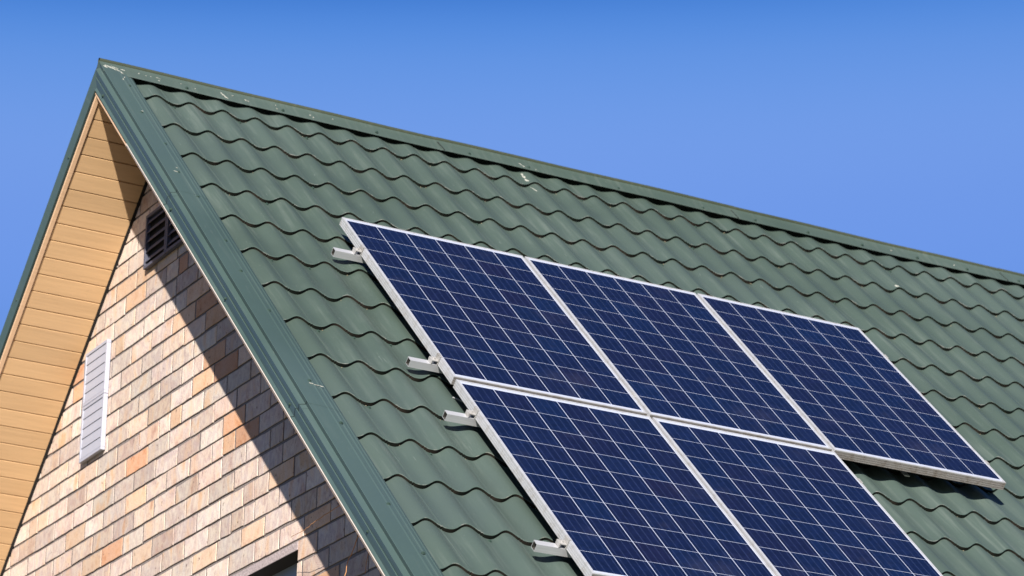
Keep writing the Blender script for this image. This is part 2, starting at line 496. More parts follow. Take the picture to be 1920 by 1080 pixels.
def tile_roof(name, Pf, flip, label=None, fine=True, u_start=1.045):
    if fine:
        ph = np.r_[np.arange(0, .26, .037), np.arange(.262, .40, .0085), np.arange(.42, 1.0, .036)]
        us = np.concatenate([U0 + A * (k_ + ph) for k_ in range(-2, 64)])
        us = np.sort(us[(us > u_start) & (us < XE)]); us = np.r_[u_start, us]
    else:
        us = np.arange(u_start, XE, A / 8)
    w = wave(us)
    STEP0 = 0.0185
    phs = ((us - U0) / A) % 1.0
    STEP = STEP0 * (0.90 - 0.20 * np.cos(2 * np.pi * (phs - 0.12)))
    V = []; F = []; Mi = []; Sm = []
    nU = len(us)
    sway = 0.0012 * np.sin(us * 2.1 + 1) + 0.0008 * np.sin(us * 5.3)
    jit = rng.normal(0, 0.0016, size=(NROW + 1, 80))
    prev = 0.066
    for k in range(NROW + 1):
        v1 = V0 + B_ * k
        ju = np.interp(us, U0 + A * np.arange(80), jit[k])
        ve = v1 + 0.0015 * np.sin(us * 3.7 + k) + ju - 2.25 * w
        # rows across: start (under the previous lip), mid, just before lip, lip roll, foot of drop
        if k == 0: vs_ = np.full(nU, prev)
        else: vs_ = ve_prev
        rows = []
        L0 = len(V)
        lead = w - STEP + sway
        if k == 0: lead = w - STEP * 0.45 + sway
        prof = [(vs_, lead), (vs_ * 0.5 + ve * 0.5, (lead + w + sway) / 2 + 0.0006), (ve - 0.006, w + sway - 0.0003), (ve - 0.0026, w + sway - 0.0005), (ve, w + sway - 0.0026)]
        for (vv, nn) in prof:
            for a_, b2, c2 in zip(us, vv, nn): V.append(Pf(a_, b2, c2))
        for r in range(4):
            for i in range(nU - 1):
                q = [L0 + r * nU + i, L0 + (r + 1) * nU + i, L0 + (r + 1) * nU + i + 1, L0 + r * nU + i + 1]
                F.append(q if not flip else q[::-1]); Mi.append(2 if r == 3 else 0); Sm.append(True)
        if k < NROW:
            L1 = len(V)
            for (vv, nn) in ((ve, w + sway - 0.0026), (ve + 0.0005, w + sway - STEP - 0.003)):
                for a_, b2, c2 in zip(us, vv, nn): V.append(Pf(a_, b2, c2))
            for i in range(nU - 1):
                q = [L1 + i, L1 + nU + i, L1 + nU + i + 1, L1 + i + 1]
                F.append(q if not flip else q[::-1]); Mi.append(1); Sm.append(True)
        ve_prev = ve
    me = bpy.data.meshes.new(name)
    me.from_pydata([tuple(x) for x in V], [], F)
    me.materials.append(M_tile); me.materials.append(M_edge); me.materials.append(M_lip)
    me.polygons.foreach_set('material_index', Mi)
    me.polygons.foreach_set('use_smooth', Sm)
    o = bpy.data.objects.new(name, me); COL.objects.link(o); o.parent = house
    return o


roof_near = tile_roof('roof_tiles', P, False)
roof_far = tile_roof('roof_tiles', P2, True, fine=False)

# roof deck under the tiles (keeps daylight out of the loft)
for Pf in (P, P2):
    mb = MB()
    mb.hexa([Pf(XL + 0.04, 0.06, -0.100), Pf(XE - 0.03, 0.06, -0.100), Pf(XE - 0.03, VE - 0.03, -0.100), Pf(XL + 0.04, VE - 0.03, -0.100),
             Pf(XL + 0.04, 0.03, -0.060), Pf(XE - 0.03, 0.03, -0.060), Pf(XE - 0.03, VE - 0.03, -0.060), Pf(XL + 0.04, VE - 0.03, -0.060)])
    mb.build('roof_deck', M_reveal, house)


# verge trims: a folded profile swept down the slope, in overlapping lengths
def screw_mesh(c, ax, e1, e2, r=0.006, h=0.005):
    mb = MB()
    for (rr, z0, z1, sg) in ((r * 1.5, -0.001, 0.0012, 12), (r, 0.0012, h, 6)):
        lo = [mb.vert(c + rr * (math.cos(a) * e1 + math.sin(a) * e2) + ax * z0) for a in [2 * math.pi * k / sg for k in range(sg)]]
        hi = [mb.vert(c + rr * (math.cos(a) * e1 + math.sin(a) * e2) + ax * z1) for a in [2 * math.pi * k / sg for k in range(sg)]]
        mb.face(hi)
        for k in range(sg): mb.face([lo[k], lo[(k + 1) % sg], hi[(k + 1) % sg], hi[k]])
    return mb


verge_profile = [(0.012, -0.0975), (0.0, -0.0990), (0.0095, -0.0880), (0.0010, -0.0490), (0.0070, -0.0478), (0.0070, -0.0448),
                 (0.0045, -0.0440), (-0.0025, -0.0165), (0.0215, -0.0070), (0.0150, 0.0150), (0.0170, 0.0165), (0.066, 0.0160),
                 (0.100, 0.0150), (0.104, 0.0165), (0.110, 0.0165), (0.114, 0.0145), (0.130, 0.0125), (0.134, 0.0140), (0.138, 0.0140),
                 (0.142, 0.0105), (0.156, 0.0070), (0.160, 0.0082), (0.176, 0.0015), (0.176, -0.003)]


def verge(Pf, flip, breaks):
    seq = [None] + breaks + [VE + 0.02]
    for k in range(len(seq) - 1):
        mb = MB()
        lift = 0.0006 * (len(seq) - k)
        rows = []
        for end in (0, 1):
            ring = []
            for (du, n) in verge_profile:
                n2_ = n + lift; d_ = du - lift * 0.6
                if end == 0:
                    v = -n2_ * sT / cT if seq[k] is None else seq[k] - 0.0
                else:
                    v = seq[k + 1] + (0.03 if k < len(seq) - 2 else 0)
                if k % 2 == 1 and end == 1: v += 0.01 * du / 0.17
                ring.append(mb.vert(Pf(XL + d_, v, n2_)))
            rows.append(ring)
        for i in range(len(verge_profile) - 1):
            q = [rows[0][i], rows[1][i], rows[1][i + 1], rows[0][i + 1]]
            mb.face(q if not flip else q[::-1])
        mb.build('verge_trim', M_trim, house)
        # bare lower hem of the sheet
        h = MB()
        va = 0.75 if seq[k] is None else seq[k]; vb = seq[k + 1]
        if Pf is P:
            h.hexa([Pf(XL - 0.0015, va, -0.1040), Pf(XL + 0.012, va, -0.1040), Pf(XL + 0.012, vb, -0.1040), Pf(XL - 0.0015, vb, -0.1040),
                    Pf(XL - 0.0015, va, -0.1000), Pf(XL + 0.012, va, -0.1000), Pf(XL + 0.012, vb, -0.1000), Pf(XL - 0.0015, vb, -0.1000)])
            h.build('verge_hem', M_white, house)


verge(P, False, [1.517, 3.622, 5.72])
verge(P2, True, [1.75, 3.85, 5.9])
for (u, v) in [(0.985, 0.235), (0.957, 0.586), (0.982, 0.956), (0.956, 1.3), (0.98, 1.567), (0.983, 2.042), (0.963, 2.368), (0.983, 2.754),
               (0.966, 3.423), (0.994, 3.786), (0.978, 4.464), (0.999, 4.839), (0.97, 5.3), (0.99, 5.8)]:
    screw_mesh(P(u, v, 0.0182), N, U, D).build('screw', M_screw, house)
for (v, n) in [(0.213, -0.0744), (1.560, -0.076), (2.5085, -0.0707), (3.511, -0.066), (4.578, -0.061), (5.6, -0.066)]:
    screw_mesh(P(XL + 0.003, v, n), -U, D, N, 0.0055, 0.006).build('screw', M_screw, house)
for (v, n) in [(0.5, -0.06), (1.35, -0.05), (2.4, -0.06), (3.5, -0.06)]:
    screw_mesh(P2(XL + 0.003, v, n), -U, D2, N2, 0.0055, 0.006).build('screw', M_screw, house)

# ridge cap: bead on top, one flank on each slope, five lengths
cap_breaks = [XL + 0.010, 2.836, 4.714, 6.609, 8.5, 10.4, XE + 0.02]
for k in range(len(cap_breaks) - 1):
    mb = MB()
    lift = 0.0015 * (k % 2)
    r = 0.0125
    prof = []
    # (y, z) in the gable plane
    def yz(v, n, side):
        p = (D * v + N * n); return (p[1] * side, p[2])
    left = [yz(0.088, 0.010 + lift, -1), yz(0.084, 0.0145 + lift, -1), yz(0.010, 0.0195 + lift, -1)]
    zc = 0.0335 + lift
    bead = [(r * math.cos(a), zc + r * math.sin(a)) for a in np.linspace(math.radians(218), math.radians(-38), 15)]
    prof = [(-y, z) for (y, z) in [(-q[0], q[1]) for q in left]]
    right = [yz(0.010, 0.0195 + lift, 1), yz(0.084, 0.0145 + lift, 1), yz(0.088, 0.010 + lift, 1)]
    prof = left + [(-0.0 + y, z) for (y, z) in [( -b0, b1) for (b0, b1) in bead][::-1]][::-1] + right
    # order bead from +y side to -y side to follow left -> right
    bead_pts = [(r * math.cos(a), zc + r * math.sin(a)) for a in np.linspace(math.radians(-38), math.radians(218), 15)]
    prof = left + bead_pts + right
    x0 = cap_breaks[k]; x1 = cap_breaks[k + 1] + (0.03 if k < len(cap_breaks) - 2 else 0)
    rows = []
    nseg = 12
    for s in range(nseg + 1):
        x = x0 + (x1 - x0) * s / nseg
        wob = 0.002 * math.sin(x * 1.9) + 0.0012 * math.sin(x * 6.1 + 1)
        rows.append([mb.vert((x, y, z + HZ + wob)) for (y, z) in prof])
    for s in range(nseg):
        for i in range(len(prof) - 1):
            mb.face([rows[s][i + 1], rows[s][i], rows[s + 1][i], rows[s + 1][i + 1]], 1 if 3 <= i <= 16 else 0)
    o = mb.build('ridge_cap', [M_cap, M_bead], house)
    sm = [False] * len(mb.f)
for u in [1.348, 1.896, 2.447, 3.008, 3.376, 3.946, 4.5, 4.85, 5.209, 5.585, 5.975, 6.333, 6.711, 7.1, 7.6, 8.2]:
    screw_mesh(P(u, 0.070, 0.018), N, U, D, 0.0062, 0.007).build('screw', M_screw, house)
# dark lap joints across the cap and the verge
for u in (2.836, 4.714, 6.609, 8.5):
    mb = MB()
    mb.hexa([P(u - .0035, .006, .0170), P(u + .0015, .004, .0170), P(u + .0165, .0885, .0100), P(u + .0115, .0895, .0100),
             P(u - .0035, .006, .0222), P(u + .0015, .004, .0222), P(u + .0165, .0885, .0168), P(u + .0115, .0895, .0168)])
    mb.build('lap_joint', M_joint, house)
for v in (1.517, 3.622):
    mb = MB()
    pf = [q for q in verge_profile if -0.1 < q[1]][1:10]
    rows = []
    for k_, (du, n) in enumerate(pf):
        wv = v - 0.05 + 0.058 * k_ / (len(pf) - 1) + 0.006 * math.sin(k_ * 1.7)
        o_ = 0.0042
        a_ = (XL + du - o_ * 0.75, n + o_ * 0.75)
        rows.append([mb.vert(P(a_[0], wv - .0009, a_[1])), mb.vert(P(a_[0], wv + .0009, a_[1]))])
    for r0, r1 in zip(rows, rows[1:]):
        mb.face([r0[0], r1[0], r1[1], r0[1]])
    o = mb.build('lap_joint', M_joint, house)
    sl = o.modifiers.new('thick', 'SOLIDIFY'); sl.thickness = 0.001
# tile screws just below the steps, in the troughs
for (ku, kv) in [(0, 0), (2, 0), (4, 0), (7, 0), (10, 0), (13, 0), (17, 0), (1, 3), (0, 5), (1, 5), (2, 7), (1, 7), (0, 7), (0, 9), (1, 10), (3, 2), (8, 2), (14, 2),
                 (20, 2), (26, 1), (24, 0), (29, 1), (12, 3), (18, 3), (25, 3), (28, 4), (19, 8), (22, 8), (21, 10), (1, 12), (2, 13), (0, 14), (23, 6), (26, 9), (9, 1), (16, 1)]:
    u = U0 + A * (ku + 0.5) + random.uniform(-.012, .012); v = V0 + B_ * kv + 0.02 + 0.036
    screw_mesh(P(u, v, float(wave(np.array([u]))[0]) - 0.0175), N, U, D, 0.0058, 0.006).build('screw', M_screw, house)


# bird droppings and lime streaks: thin crusts lying on the sheet
def blob(u, v, n, ru, rv, ang=0.0, seed=0, Pf=P, follow=None):
    rr = random.Random(seed)
    mb = MB(); K = 18
    top = []; bot = []
    ph = [rr.uniform(0, 6.28) for _ in range(4)]
    for k in range(K):
        a = 2 * math.pi * k / K
        q = 1 + 0.28 * math.sin(2 * a + ph[0]) + 0.2 * math.sin(3 * a + ph[1]) + 0.13 * math.sin(5 * a + ph[2])
        x = ru * q * math.cos(a); y = rv * q * math.sin(a)
        uu = u + x * math.cos(ang) - y * math.sin(ang); vv = v + x * math.sin(ang) + y * math.cos(ang)
        nn = n if follow is None else follow(uu, vv)
        top.append(mb.vert(Pf(u + (uu - u) * .85, v + (vv - v) * .85, nn + 0.0016))); bot.append(mb.vert(Pf(uu, vv, nn - 0.0004)))
    mb.face(top)
    for k in range(K): mb.face([bot[k], bot[(k + 1) % K], top[(k + 1) % K], top[k]])
    mb.build('bird_dropping', M_drop, house)


def tile_n(u, v):
    v = v + 2.25 * float(wave(np.array([u]))[0])
    k = (v - V0) / B_
    fr = k - math.floor(k)
    if k < 0: fr = 0.55 + 0.45 * (v / V0)
    return float(wave(np.array([u]))[0]) - 0.0185 * (1 - fr)


cap_n = lambda u, v: 0.0195 + (v - 0.010) / 0.074 * (0.0145 - 0.0195) + 0.0008
for i, (u, v, a, b2, an) in enumerate([
        (0.905, 0.030, .012, .010, 0), (0.925, 0.022, .020, .007, .5), (0.950, 0.034, .016, .006, .7), (0.972, 0.045, .022, .005, .9), (0.955, 0.018, .018, .005, .3),
        (0.985, 0.066, .012, .005, 1.0), (1.002, 0.026, .016, .004, .1), (0.925, 0.060, .006, .012, 0), (0.940, 0.075, .005, .010, 0), (0.905, 0.068, .004, .014, 0),
        (1.092, 0.024, .006, .004, 0), (1.130, 0.030, .005, .004, 0), (1.158, 0.028, .004, .003, 0), (1.195, 0.024, .006, .004, 0), (1.205, 0.030, .004, .003, 0),
        (1.196, 0.056, .005, .004, 0), (1.328, 0.028, .004, .003, 0), (1.560, 0.040, .004, .022, -.35), (1.572, 0.068, .004, .014, -.35), (1.62, 0.026, .006, .003, 0), (1.688, 0.045, .006, .005, 0), (1.700, 0.052, .005, .003, 0),
        (1.868, 0.024, .003, .003, 0), (1.864, 0.062, .004, .004, 0), (2.062, 0.045, .005, .004, 0), (2.075, 0.066, .004, .004, 0), (2.2, 0.03, .004, .003, 0),
        (3.330, 0.045, .005, .012, -.5), (3.345, 0.068, .006, .010, -.4), (3.42, 0.074, .005, .004, 0), (4.02, 0.055, .004, .006, 0), (4.2, 0.05, .010, .003, .6), (5.8, 0.05, .005, .004, 0), (6.25, 0.05, .005, .005, 0), (1.40, 0.05, .003, .003, 0)]):
    blob(u, v, cap_n(u, v), a, b2, an, i)
for i, (u, v, a, b2, an) in enumerate([
        (3.330, 0.115, .005, .016, 0), (3.328, 0.15, .006, .018, 0), (3.325, 0.195, .008, .016, 0), (3.34, 0.29, .003, .03, -.2),
        (5.575, 0.560, .012, .008, 0.2)]):
    blob(u, v, 0, a, b2, an, 50 + i, follow=tile_n)
vg = lambda u, v: 0.0165 + 0.0006 * 4
for i, (u, v, a, b2, an) in enumerate([(0.965, 3.450, .008, .003, .2), (0.990, 3.458, .016, .0018, .1), (1.012, 3.462, .006, .0025, .1), (0.985, 0.13, .004, .004, 0), (0.97, 0.16, .004, .006, 0),
                                       (0.965, 0.57, .005, .004, 0), (0.94, 1.30, .012, .002, .4), (0.96, 1.25, .004, .002, .4)]):
    blob(u, v, 0, a, b2, an, 80 + i, follow=vg)

# grit and lichen caught below the steps, as one scatter
gr = MB()
for _ in range(420):
    ku = random.randint(0, 40); kv = random.randint(0, 14)
    u = U0 + A * (ku + random.gauss(0.5, 0.14)); w_ = float(wave(np.array([u]))[0])
    v = V0 + B_ * kv - 2.25 * w_ + random.uniform(0.000, 0.012)
    c0 = P(u, v, w_ - 0.0185 + 0.001)
    r_ = random.uniform(.0012, .0035)
    ring = [gr.vert(c0 + r_ * random.uniform(.7, 1.3) * (math.cos(a) * U * 1.5 + math.sin(a) * D * 0.8)) for a in [k * math.pi / 3 for k in range(6)]]
    top = gr.vert(c0 + N * r_ * 0.9)
    for k in range(6): gr.face([ring[(k + 1) % 6], ring[k], top])
o = gr.build('grit', M_grit, house); o['kind'] = 'stuff'

# ------------------------------------------------------------------ soffits
for (Pf, sgn) in ((P, 1), (P2, -1)):
    mb = MB()
    pitch = 0.1005; gap = 0.0080; dep = 0.012; n0 = -0.112
    v = 0.14
    x0, x1 = XL + 0.036, XW - 0.016
    ends = []
    off_ = 0.053 if Pf is P2 else 0
    v = 0.2495 - pitch + off_ * 0 
    k = 0
    v = 0.246 - pitch * 1
    while v < VE - 0.1:
        va, vb = v + gap / 2, v + pitch - gap / 2
        tilt = random.uniform(-.0006, .0006)
        a = [Pf(x0, va, n0), Pf(x1, va, n0), Pf(x1, vb, n0 + tilt), Pf(x0, vb, n0 + tilt)]
        c = [Pf(x0, va - gap / 2, n0 + dep), Pf(x1, va - gap / 2, n0 + dep), Pf(x1, vb + gap / 2, n0 + dep), Pf(x0, vb + gap / 2, n0 + dep)]
        m_ = [Pf(x0, va - 0.0006, n0 + 0.0012), Pf(x1, va - 0.0006, n0 + 0.0012), Pf(x1, vb + 0.0006, n0 + 0.0012), Pf(x0, vb + 0.0006, n0 + 0.0012)]
        tn = random.random(); k0 = len(mb.f)
        mb.poly([a[3], a[2], a[1], a[0]]); mb.poly([a[0], a[1], m_[1], m_[0]]); mb.poly([m_[0], m_[1], c[1], c[0]])
        mb.poly([a[2], a[3], m_[3], m_[2]]); mb.poly([m_[2], m_[3], c[3], c[2]])
        for q in range(k0, len(mb.f)): mb.c[q] = (tn, tn, tn)
        v += pitch
    mb.build('soffit', M_soffit, house)
    # edge trim (J profile) between the green verge and the boards
    j = MB()
    j.hexa([Pf(XL + 0.006, 0.10, -0.1195), Pf(XL + 0.032, 0.10, -0.1195), Pf(XL + 0.032, VE, -0.1195), Pf(XL + 0.006, VE, -0.1195),
            Pf(XL + 0.006, 0.09, -0.1075), Pf(XL + 0.032, 0.09, -0.1075), Pf(XL + 0.032, VE, -0.1075), Pf(XL + 0.006, VE, -0.1075)])
    j.build('soffit_trim', M_jtrim, house, bevel=0.003)

# ------------------------------------------------------------------ gable wall of real bricks
Z0 = -1.722          # a course joint (relative to the ridge)
CH, BW = 0.1019, 0.262
WIN = (-1.68, -0.35, -4.10, -2.889)      # y0, y1, z0, z1 of the attic window opening


def clip(poly, a, b_, c):
    """keep a*y+b*z<=c"""
    out = []
    for i in range(len(poly)):
        p, q = poly[i], poly[(i + 1) % len(poly)]
        dp = a * p[0] + b_ * p[1] - c; dq = a * q[0] + b_ * q[1] - c
        if dp <= 0: out.append(p)
        if dp * dq < 0:
            s = dp / (dp - dq); out.append((p[0] + s * (q[0] - p[0]), p[1] + s * (q[1] - p[1])))
    return out


def inset(poly, d):
    n = len(poly); out = []
    cx = sum(p[0] for p in poly) / n; cy = sum(p[1] for p in poly) / n
    lines = []
    for i in range(n):
        p, q = poly[i], poly[(i + 1) % n]
        ex, ey = q[0] - p[0], q[1] - p[1]; l = math.hypot(ex, ey)
        if l < 1e-6: return None
        nx, ny = -ey / l, ex / l
        if (cx - p[0]) * nx + (cy - p[1]) * ny < 0: nx, ny = -nx, -ny
        lines.append((nx, ny, nx * p[0] + ny * p[1] + d))
    for i in range(n):
        a1, b1, c1 = lines[i - 1]; a2, b2, c2 = lines[i]
        det = a1 * b2 - a2 * b1
        if abs(det) < 1e-6: return None
        out.append(((c1 * b2 - c2 * b1) / det, (a1 * c2 - a2 * c1) / det))
    return out


tanT = sT / cT
cut_c = -0.116 / cT          # soffit line: z + tan*|y| <= cut_c


def zl_(y):
    return cut_c - tanT * abs(y)


def gable_bricks(xf, sgn, detail=True):
    mb = MB()
    kmin = int(math.floor((-HZ - Z0) / CH)); kmax = 16
    for k in range(kmin, kmax):
        z0 = Z0 + CH * k; z1 = z0 + CH
        if z0 > -0.2: break
        jz = 0.0028
        shift = (0.131 if k % 2 else 0.0) + random.uniform(-.014, .014)
        # head joint at y = -1.597 on the course centred z=-2.69 (k=-10)
        y = -YW - 1.0
        base = -1.597 + shift
        i0 = int(math.floor((-YW - base) / BW)) - 1; i1 = int(math.ceil((YW - base) / BW)) + 1
        ys = [base + i * BW + random.uniform(-.010, .010) for i in range(i0, i1 + 1)]
        wob = [random.uniform(-jz, jz) for _ in ys]
        i = 0
        for i in range(len(ys) - 1):
            ya, yb = ys[i], ys[i + 1]
            if abs(ya) < YW and z1 < zl_(ya) - 0.004 and not (detail and z0 < WIN[3] + 0.043 and z1 > WIN[2] and WIN[0] - .01 < ya < WIN[1] + .01):
                dx = random.uniform(.0010, .0038); hw = 0.0078
                q = [(ya - hw, z0 + .0065), (ya + hw, z0 + .0065), (ya + hw, z1 - .0065), (ya - hw, z1 - .0065)]
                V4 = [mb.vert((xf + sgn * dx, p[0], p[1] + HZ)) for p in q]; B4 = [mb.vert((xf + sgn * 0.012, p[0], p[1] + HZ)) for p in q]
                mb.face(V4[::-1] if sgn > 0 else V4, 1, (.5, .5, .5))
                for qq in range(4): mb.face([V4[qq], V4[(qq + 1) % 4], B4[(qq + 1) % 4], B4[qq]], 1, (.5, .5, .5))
            segs = [(ya, yb)]
            if random.random() < 0.06: 
                ym = (ya + yb) / 2 + random.uniform(-.02, .02); segs = [(ya, ym), (ym, yb)]
            for (a, c) in segs:
                a_, c_ = a + 0.0058, c - 0.0058
                a_, c_ = max(a_, -YW), min(c_, YW)
                if z0 < WIN[3] + 0.042 + 0.001 and z1 > WIN[2] + 0.001 and detail:
                    # opening with its lintel
                    if a_ < WIN[1] and c_ > WIN[0]:
                        zlim_hit = True
                        if a_ < WIN[0] - 0.012: c_ = WIN[0] - 0.001
                        elif c_ > WIN[1] + 0.012: a_ = WIN[1] + 0.001
                        else: continue
                if c_ - a_ < 0.02: continue
                mj = 0.0057 + random.uniform(-.0014, .0014)
                wz = random.uniform(-jz, jz); t1 = random.uniform(-.0012, .0012)
                poly = [(a_, z0 + mj + wz + t1), (c_, z0 + mj + wz - t1), (c_ + random.uniform(-.001, .001), z1 - mj + wz - t1), (a_, z1 - mj + wz + t1)]
                poly = clip(poly, tanT, 1, cut_c); 
                if len(poly) < 3: continue
                poly = clip(poly, -tanT, 1, cut_c)
                if len(poly) < 3: continue
                out = random.uniform(-.0010, .0012) if detail else 0
                rr = random.random()
                if rr < 0.07: tone = random.uniform(0.85, 1.0)
                elif rr < 0.18: tone = random.uniform(0.70, 0.84)
                else: tone = random.uniform(0, 0.70)
                col = (tone, random.random(), random.random())
                x_front = xf - sgn * out
                if detail:
                    rough_ = []
                    for q in range(len(poly)):
                        p0, p1 = poly[q], poly[(q + 1) % len(poly)]
                        L_ = math.hypot(p1[0] - p0[0], p1[1] - p0[1])
                        ns_ = max(1, int(L_ / 0.045))
                        for w_ in range(ns_):
                            f_ = w_ / ns_
                            jx = 0 if w_ == 0 else random.gauss(0, .0009)
                            rough_.append((p0[0] + (p1[0] - p0[0]) * f_ + (jx if w_ else 0), p0[1] + (p1[1] - p0[1]) * f_ + random.gauss(0, .0009) * (1 if w_ else 0.6)))
                    poly = rough_
                inn = None
                cxp = sum(p[0] for p in poly) / len(poly); cyp = sum(p[1] for p in poly) / len(poly)
                hx = max(abs(p[0] - cxp) for p in poly) + 1e-6; hy = max(abs(p[1] - cyp) for p in poly) + 1e-6
                inn = [(cxp + (p[0] - cxp) * (1 - 0.0022 / hx), cyp + (p[1] - cyp) * (1 - 0.0022 / hy)) for p in poly]
                if inn is None or len(inn) != len(poly): inn = poly
                tlt = random.uniform(-.0006, .0006)
                F_ = [mb.vert((x_front + tlt * ((p[0] - a_) / BW - .5) * 2, p[0], p[1] + HZ)) for p in inn]
                E_ = [mb.vert((x_front + sgn * 0.0022, p[0], p[1] + HZ)) for p in poly]
                B2 = [mb.vert((xf + sgn * 0.016, p[0], p[1] + HZ)) for p in poly]
                fl = (sgn > 0)
                mb.face(F_[::-1] if fl else F_, 0, col)
                n = len(poly)
                for q in range(n):
                    r_ = (q + 1) % n
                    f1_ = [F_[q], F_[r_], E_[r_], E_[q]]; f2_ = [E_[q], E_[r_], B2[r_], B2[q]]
                    mb.face(f1_, 0, col); mb.face(f2_, 1, (.5, .5, .5))  # brick sides take the mortar colour, painted darker to mute their sunlit ends
    return mb


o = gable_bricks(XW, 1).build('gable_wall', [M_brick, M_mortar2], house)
# mortar bed behind the brick faces, with the window opening
MX = XW + 0.0060
mb = MB()


def mortar_poly(pts):
    mb.poly([(MX, y, z + HZ) for (y, z) in pts])


zt = cut_c
w0, w1, wz0, wz1 = WIN
zl = lambda y: zt - tanT * abs(y)
mortar_poly([(-YW, -HZ), (w0, -HZ), (w0, zl(w0)), (-YW, zl(-YW))])
mortar_poly([(w0, -HZ), (w1, -HZ), (w1, wz0), (w0, wz0)])
mortar_poly([(w0, wz1 + .040), (w1, wz1 + .040), (w1, zl(w1)), (w0, zl(w0))])
mortar_poly([(w1, -HZ), (YW, -HZ), (YW, zl(YW)), (0, zt), (w1, zl(w1))])
mb.build('mortar_joints', M_mortar, house)

# other walls
mb = MB()
mb.poly([(XW + 0.02, -YW, 0), (XE - 0.45, -YW, 0), (XE - 0.45, -YW, HZ + zl(YW)), (XW + 0.02, -YW, HZ + zl(YW))])
mb.poly([(XE - 0.45, YW, 0), (XW + 0.02, YW, 0), (XW + 0.02, YW, HZ + zl(YW)), (XE - 0.45, YW, HZ + zl(YW))])
mb.poly([(XE - 0.45, -YW, 0), (XE - 0.45, YW, 0), (XE - 0.45, YW, HZ + zl(YW)), (XE - 0.45, 0, HZ + zt), (XE - 0.45, -YW, HZ + zl(YW))])
mb.build('side_walls', M_wallflat, house)
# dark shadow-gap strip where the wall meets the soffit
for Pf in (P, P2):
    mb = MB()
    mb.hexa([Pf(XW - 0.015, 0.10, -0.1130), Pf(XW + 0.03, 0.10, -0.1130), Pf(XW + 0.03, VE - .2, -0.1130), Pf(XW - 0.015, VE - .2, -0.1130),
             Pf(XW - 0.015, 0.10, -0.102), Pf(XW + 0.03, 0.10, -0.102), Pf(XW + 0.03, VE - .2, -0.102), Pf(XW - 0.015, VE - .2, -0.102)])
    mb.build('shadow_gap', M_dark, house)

# ------------------------------------------------------------------ attic window
win = MB()
lint = MB()
lint.box((XW - 0.0008, w0, HZ + wz1), (0.12, 0, 0), (0, w1 - w0, 0), (0, 0, 0.0405))
lo = lint.build('window_lintel', M_concrete, house, bevel=0.003)
rv = MB()
rx = XW + 0.14
rv.poly([(XW + .0005, w0 + .0005, HZ + wz1 - .001), (rx, w0 + .0005, HZ + wz1 - .001), (rx, w1, HZ + wz1 - .001), (XW + .0005, w1, HZ + wz1 - .001)])
rv.poly([(XW + .012, w0, HZ + wz0), (rx, w0, HZ + wz0), (rx, w0, HZ + wz1 - .001), (XW + .012, w0, HZ + wz1 - .001)])
rv.poly([(XW + .012, w1, HZ + wz0), (rx, w1, HZ + wz0), (rx, w1, HZ + wz1 - .001), (XW + .012, w1, HZ + wz1 - .001)])
rv.poly([(XW + .012, w0, HZ + wz0), (rx, w0, HZ + wz0), (rx, w1, HZ + wz0), (XW + .012, w1, HZ + wz0)])
wr = rv.build('window', M_reveal, house)
fx = XW + 0.09
fm = MB()
for (ya, yb, za, zb) in ((w0, w1, wz1 - .06, wz1 - .002), (w0, w1, wz0, wz0 + .06), (w0, w0 + .06, wz0 + .06, wz1 - .06), (w1 - .06, w1, wz0 + .06, wz1 - .06), ((w0 + w1) / 2 - .035, (w0 + w1) / 2 + .035, wz0 + .06, wz1 - .06)):
    fm.box((fx, ya + .001, HZ + za), (0.05, 0, 0), (0, yb - ya - .002, 0), (0, 0, zb - za))
fm.build('window_frame', M_winframe, wr)
gm = MB(); gm.box((fx + .02, w0 + .05, HZ + wz0 + .05), (.006, 0, 0), (0, w1 - w0 - .1, 0), (0, 0, wz1 - wz0 - .1)); gm.build('pane', M_glass, wr)
si = MB(); si.box((XW - 0.03, w0 - .02, HZ + wz0 - .03), (.17, 0, 0), (0, w1 - w0 + .04, 0), (0, 0, .028)); si.build('sill', M_concrete, wr)


# ------------------------------------------------------------------ gable vents
def vent(y0, y1, z0, z1, ns, opened, m, proud=0.024):
    """a framed louvre grille on the wall; y0<y1"""
    xb = XW - 0.0025; xf = xb - proud
    fw = 0.017
    fr_ = MB()
    for (ya, yb, za, zb) in ((y0, y1, z1 - fw, z1), (y0, y1, z0, z0 + fw), (y0, y0 + fw, z0 + fw, z1 - fw), (y1 - fw, y1, z0 + fw, z1 - fw)):
        fr_.box((xf, ya, HZ + za), (proud, 0, 0), (0, yb - ya, 0), (0, 0, zb - za))
    o = fr_.build('gable_vent', m, house, bevel=0.0015)
    back = MB(); back.box((xb - .003, y0 + .004, HZ + z0 + .004), (.0025, 0, 0), (0, y1 - y0 - .008, 0), (0, 0, z1 - z0 - .008)); back.build('vent_backing', M_dark, o)
    h = (z1 - z0 - 2 * fw) / ns
    for k in range(ns):
        zb = z0 + fw + h * k
        s = MB()
        if opened:
            # blade sloping down and outwards
            p = [(xb - .006, zb + h * 0.95), (xf + .002, zb + h * 0.36), (xf + .0015, zb + h * 0.32), (xb - .006, zb + h * 0.88)]
        else:
            p = [(xf + .0050, zb + h * 1.02), (xf + .0012, zb + h * .035), (xf + .0030, zb + h * .012), (xf + .0075, zb + h * 1.0)]
        A_ = [s.vert((x, y0 + fw + .0005, HZ + z)) for (x, z) in p]
        B2 = [s.vert((x, y1 - fw - .0005, HZ + z)) for (x, z) in p]
        s.face(A_); s.face(B2[::-1])
        for q in range(4): s.face([A_[q], B2[q], B2[(q + 1) % 4], A_[(q + 1) % 4]])
        s.build('louvre_slat', m, o)
    return o


